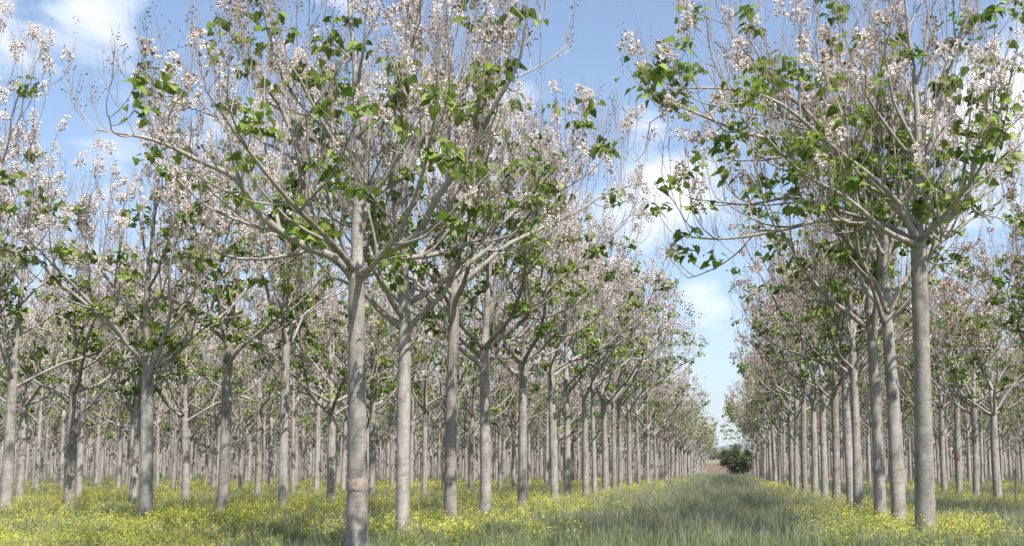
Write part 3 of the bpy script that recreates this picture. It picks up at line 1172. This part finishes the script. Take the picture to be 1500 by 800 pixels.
def blade_proto(rg, nb, hmin, hmax, spread, wid, lean):
    """A tuft as flat tapering blades; returns verts (nb*4) and quads."""
    V = []
    for _ in range(nb):
        a = rg.uniform(0, 2 * PI)
        rr = spread * math.sqrt(rg.random())
        b = np.array([rr * math.cos(a), rr * math.sin(a), 0])
        h = rg.uniform(hmin, hmax)
        l = rg.normal(0, lean, 2) * h
        s = rg.uniform(0, PI)
        w = np.array([math.cos(s), math.sin(s), 0]) * wid * rg.uniform(.6, 1.2)
        m = b + np.array([l[0] * .35, l[1] * .35, h * .6])
        t = b + np.array([l[0], l[1], h])
        V += [b - w, b + w, m + w * .8, m - w * .8, t]
    V = np.array(V)
    q = np.array([(5 * i, 5 * i + 1, 5 * i + 2, 5 * i + 3) for i in range(nb)])
    tr = np.array([(5 * i + 3, 5 * i + 2, 5 * i + 4) for i in range(nb)])
    return V, q, tr


def spread_protos(name, protos, P, S, mats, kindrg, slots):
    """Lay copies of small plant shapes over the points P as one mesh."""
    acc = Acc()
    pick = kindrg.integers(0, len(protos), len(P))
    rot = kindrg.uniform(0, 2 * PI, len(P))
    for i, groups in enumerate(protos):
        sel = pick == i
        n = sel.sum()
        if not n:
            continue
        X = np.stack([np.cos(rot[sel]), np.sin(rot[sel]), np.zeros(n)], -1)
        Yv = np.stack([-np.sin(rot[sel]), np.cos(rot[sel]), np.zeros(n)], -1)
        Z = np.tile([0, 0, 1.0], (n, 1))
        pos = np.concatenate([P[sel], np.zeros((n, 1))], 1)
        for (V, faces, mi) in groups:
            many(acc, V, faces, X, Yv, Z, pos, S[sel], mi)
    o = link(name, acc.mesh(name, mats, smooth=False))
    o["kind"] = "stuff"
    return o


rg = np.random.default_rng(21)
gprotos = []
for i in range(8):
    V, q, tr = blade_proto(rg, 24, .13, .38, .19, .0045, .36)
    V2, q2, tr2 = blade_proto(rg, 8, .32, .54, .19, .0032, .26)
    gprotos.append([(V, [q, tr], 0), (V2, [q2, tr2], 1)])
P, r = in_view_points(rg, 52000, 16, 250, 1.25)
rd = row_dist(P)
S = rg.uniform(.7, 1.25, len(P)) * (1 + r / 160) * (.75 + .5 * vnoise(P, 3.0)) * np.where((P[:, 1] < 21.5), .55, 1)
g = spread_protos("grass", gprotos, P, S, [M_GRASS, M_SEED], rg, 2)
g["label"] = "soft grey-green meadow grass filling the lane and the ground between trees"
g["category"] = "grass"


def weed_proto(rg, ns, nfl, far=False):
    st_v, st_q, lf, fl = [], [], [], []
    fs = 1.0
    for s in range(ns):
        a = rg.uniform(0, 2 * PI)
        rr = .16 * math.sqrt(rg.random())
        b = np.array([rr * math.cos(a), rr * math.sin(a), 0])
        h = rg.uniform(.26, .58)
        l = rg.normal(0, .16, 2) * h
        top = b + np.array([l[0], l[1], h])
        w = .0035 if not far else .007
        s0 = rg.uniform(0, PI)
        wv = np.array([math.cos(s0), math.sin(s0), 0]) * w
        st_v += [b - wv, b + wv, top + wv * .6, top - wv * .6]
        for j in range(3):
            u = rg.uniform(.4, .95)
            p = b + (top - b) * u
            e = p + np.array([rg.normal(0, .09), rg.normal(0, .09), rg.uniform(.04, .13)])
            st_v += [p - wv * .6, p + wv * .6, e + wv * .4, e - wv * .4]
            for _ in range(nfl):
                fl.append(e + rg.normal(0, .018, 3))
        for _ in range(nfl + 1):
            fl.append(top + rg.normal(0, .022, 3))
        for _ in range(7):
            lf.append(b + (top - b) * rg.uniform(.05, .6))
    st_v = np.array(st_v)
    sq = np.arange(len(st_v)).reshape(-1, 4)
    out = [(st_v, [sq], 0)]
    lf = np.array(lf)
    dl = nrm(rg.normal(0, 1, (len(lf), 3)) * np.array([1, 1, .5]) + np.array([0, 0, .25]))
    x, z = perp(dl)
    a = Acc()
    many(a, [(0, 0, 0), (-.18, .5, .03), (0, 1, -.1), (.18, .5, .03)], [[(0, 3, 2, 1)]], x, dl, z, lf, rg.uniform(.07, .16, len(lf)))
    out.append((np.concatenate(a.v), a.f, 0))
    fl = np.array(fl)
    dl = nrm(rg.normal(0, .7, (len(fl), 3)) + np.array([0, 0, .8]))
    x, z = perp(dl)
    a = Acc()
    k = 1.0 if not far else 1.7
    many(a, [(-1, 0, -1), (1, 0, -1), (1, .12, 1), (-1, .12, 1), (0, .6, 0)], [[(0, 1, 4), (1, 2, 4), (2, 3, 4), (3, 0, 4)]], x, dl, z, fl, rg.uniform(.007, .0115, len(fl)) * k)
    out.append((np.concatenate(a.v), a.f, 1))
    return out


def weed_density(P):
    x, y = P[:, 0], P[:, 1]
    rdv = row_dist(P)
    n1, n2 = vnoise(P, 4.5), vnoise(P + 37, 1.6)
    strip = np.exp(-(rdv / 1.9) ** 2)
    d = .14 * (x < -9) + .62 * strip + .35 * ((x < -9) & (n1 > .45))
    lane = (x > -4.6) & (x < 2.3)
    d = np.where(lane, .012 + .3 * np.exp(-((x + 4.6) / .9) ** 2) + .3 * np.exp(-((x - 2.3) / .5) ** 2), d)
    inter = (x > 6.0) & (x < 9.6)
    d = np.where(inter, .10 * d + .02 + .35 * (y < 25), d)
    n3 = vnoise(P + 91, 9.0)
    d = d * (.35 + .95 * n1) * (.5 + n2) * (.5 + 1.2 * n3)
    near = np.where((y < 22.5) & (x > -9.5), .12, 1.0)
    return np.clip(d * near, 0, 1)


wp = [weed_proto(rg, 6, int(q)) for q in (0, 1, 2, 2, 3, 2, 0, 0, 1, 0)]
P, r = in_view_points(rg, 40000, 16, 75, .9)
keep = rg.random(len(P)) < weed_density(P)
P, r = P[keep], r[keep]
S = rg.uniform(.65, 1.2, len(P)) * np.where(P[:, 1] < 22.5, .65, 1)
w = spread_protos("mustard_weeds", wp, P, S, [M_WEED, M_YELLOW], rg, 2)
w["label"] = "yellow flowering mustard weeds growing knee high along the tree rows"
w["category"] = "weeds"
wpf = [weed_proto(rg, 5, 2, True) for _ in range(6)]
P, r = in_view_points(rg, 26000, 70, 260, 1.5)
keep = rg.random(len(P)) < weed_density(P) * 1.2
P, r = P[keep], r[keep]
S = rg.uniform(.8, 1.3, len(P))
w = spread_protos("mustard_weeds", wpf, P, S, [M_WEED, M_YELLOW], rg, 2)
w["label"] = "yellow haze of mustard weeds between the far trunks of the plantation"
w["category"] = "weeds"

# ------------------------------------------------------------------ the air
m, nt, out = new_mat("air")
pv = N(nt, "ShaderNodeVolumePrincipled", Density=HAZE, Anisotropy=0.2)
pv.inputs["Color"].default_value = (0.80, 0.88, 1.0, 1)
nt.links.new(pv.outputs[0], out.inputs["Volume"])
hx, hy0, hy1, hz0, hz1 = 6600, -450, 6600, -6.5, 420
hv = [(x, y, z) for z in (hz0, hz1) for x, y in ((-hx, hy0), (hx, hy0), (hx, hy1), (-hx, hy1))]
hz = sheet("haze", hv, [(3, 2, 1, 0), (4, 5, 6, 7), (0, 1, 5, 4), (1, 2, 6, 5), (2, 3, 7, 6), (3, 0, 4, 7)], m)
hz["kind"] = "stuff"
hz["label"] = "thin bluish air that pales the far hills"

# ------------------------------------------------------------------ light
SUN_EL, SUN_AZ = rad(54), rad(138)          # azimuth clockwise from the lane's direction: behind the camera, to its right
sd = bpy.data.lights.new("sun", "SUN")
sun = bpy.data.objects.new("sun", sd)
COL.objects.link(sun)
sv = Vector((math.sin(SUN_AZ) * math.cos(SUN_EL), math.cos(SUN_AZ) * math.cos(SUN_EL), math.sin(SUN_EL)))
sun.rotation_euler = sv.to_track_quat("Z", "Y").to_euler()
sd.energy = 5.0
sd.angle = rad(0.6)
sd.color = (1.0, 0.955, 0.89)

world = bpy.data.worlds.new("World")
SC.world = world
world.use_nodes = True
nt = world.node_tree
for n in list(nt.nodes):
    nt.nodes.remove(n)
L = nt.links.new
wo = N(nt, "ShaderNodeOutputWorld")
bg = N(nt, "ShaderNodeBackground")
sky = N(nt, "ShaderNodeTexSky")
sky.sky_type = "NISHITA"
sky.sun_disc = False
sky.sun_elevation = SUN_EL
sky.sun_rotation = SUN_AZ
sky.air_density = 1.0
sky.dust_density = 0.5
sky.ozone_density = 1.6
tc = N(nt, "ShaderNodeTexCoord")
# soft cumulus: noise on the sky direction, helped or held back where the photograph shows cloud or clear blue
nz = N(nt, "ShaderNodeTexNoise", Scale=7.5, Detail=9.0, Roughness=0.55, Distortion=0.25)
mp = N(nt, "ShaderNodeMapping")
mp.inputs["Scale"].default_value = (1, 1, 1.9)
mp.inputs["Location"].default_value = (.37, .1, .2)
L(tc.outputs["Generated"], mp.inputs[0])
L(mp.outputs[0], nz.inputs["Vector"])
acc_s = None
CLOUDS = [((10, 20), .08, .22), ((160, 22), .075, .30), ((930, 190), .07, .22), ((980, 290), .075, .25), ((1030, 440), .045, .26), ((1470, 180), .11, .28), ((700, 200), .20, .13), ((300, 330), .25, .10),
          ((870, 40), .12, -.30), ((1000, 350), .05, -.10), ((260, 60), .05, -.22), ((1300, 420), .2, .1)]
for (px, py), rads, amt in CLOUDS:
    c = nrm(ray(px, py))
    dn = N(nt, "ShaderNodeVectorMath", operation="DISTANCE")
    L(tc.outputs["Generated"], dn.inputs[0])
    dn.inputs[1].default_value = tuple(c)
    mr = N(nt, "ShaderNodeMapRange", interpolation_type="SMOOTHSTEP")
    mr.inputs["From Min"].default_value = 0
    mr.inputs["From Max"].default_value = rads
    mr.inputs["To Min"].default_value = amt
    mr.inputs["To Max"].default_value = 0
    L(dn.outputs["Value"], mr.inputs["Value"])
    s = mr.outputs[0]
    if acc_s is None:
        acc_s = s
    else:
        ad = N(nt, "ShaderNodeMath", operation="ADD")
        L(acc_s, ad.inputs[0])
        L(s, ad.inputs[1])
        acc_s = ad.outputs[0]
ad = N(nt, "ShaderNodeMath", operation="ADD")
L(acc_s, ad.inputs[0])
L(nz.outputs[0], ad.inputs[1])
cr = ramp(nt, ad.outputs[0], [(0.57, (0, 0, 0)), (0.68, (.5, .5, .5)), (0.82, (1, 1, 1))])
CLOUD = (7.2, 7.2, 7.3)
cm = mixc(nt, sky.outputs[0], CLOUD, mul(nt, cr.outputs[0], .85))
L(cm, bg.inputs[0])
bg.inputs[1].default_value = 0.106
L(bg.outputs[0], wo.inputs[0])

# ------------------------------------------------------------------ look
SC.view_settings.view_transform = "Standard"
SC.view_settings.look = "None"
SC.view_settings.gamma = 1
SC.view_settings.exposure = 0.9
SC.view_settings.use_curve_mapping = False
SC.cycles.max_bounces = 6
SC.cycles.diffuse_bounces = 4
SC.cycles.transmission_bounces = 4
SC.cycles.use_denoising = True
SC.cycles.denoiser = "OPENIMAGEDENOISE"
SC.cycles.denoising_input_passes = "RGB_ALBEDO_NORMAL"
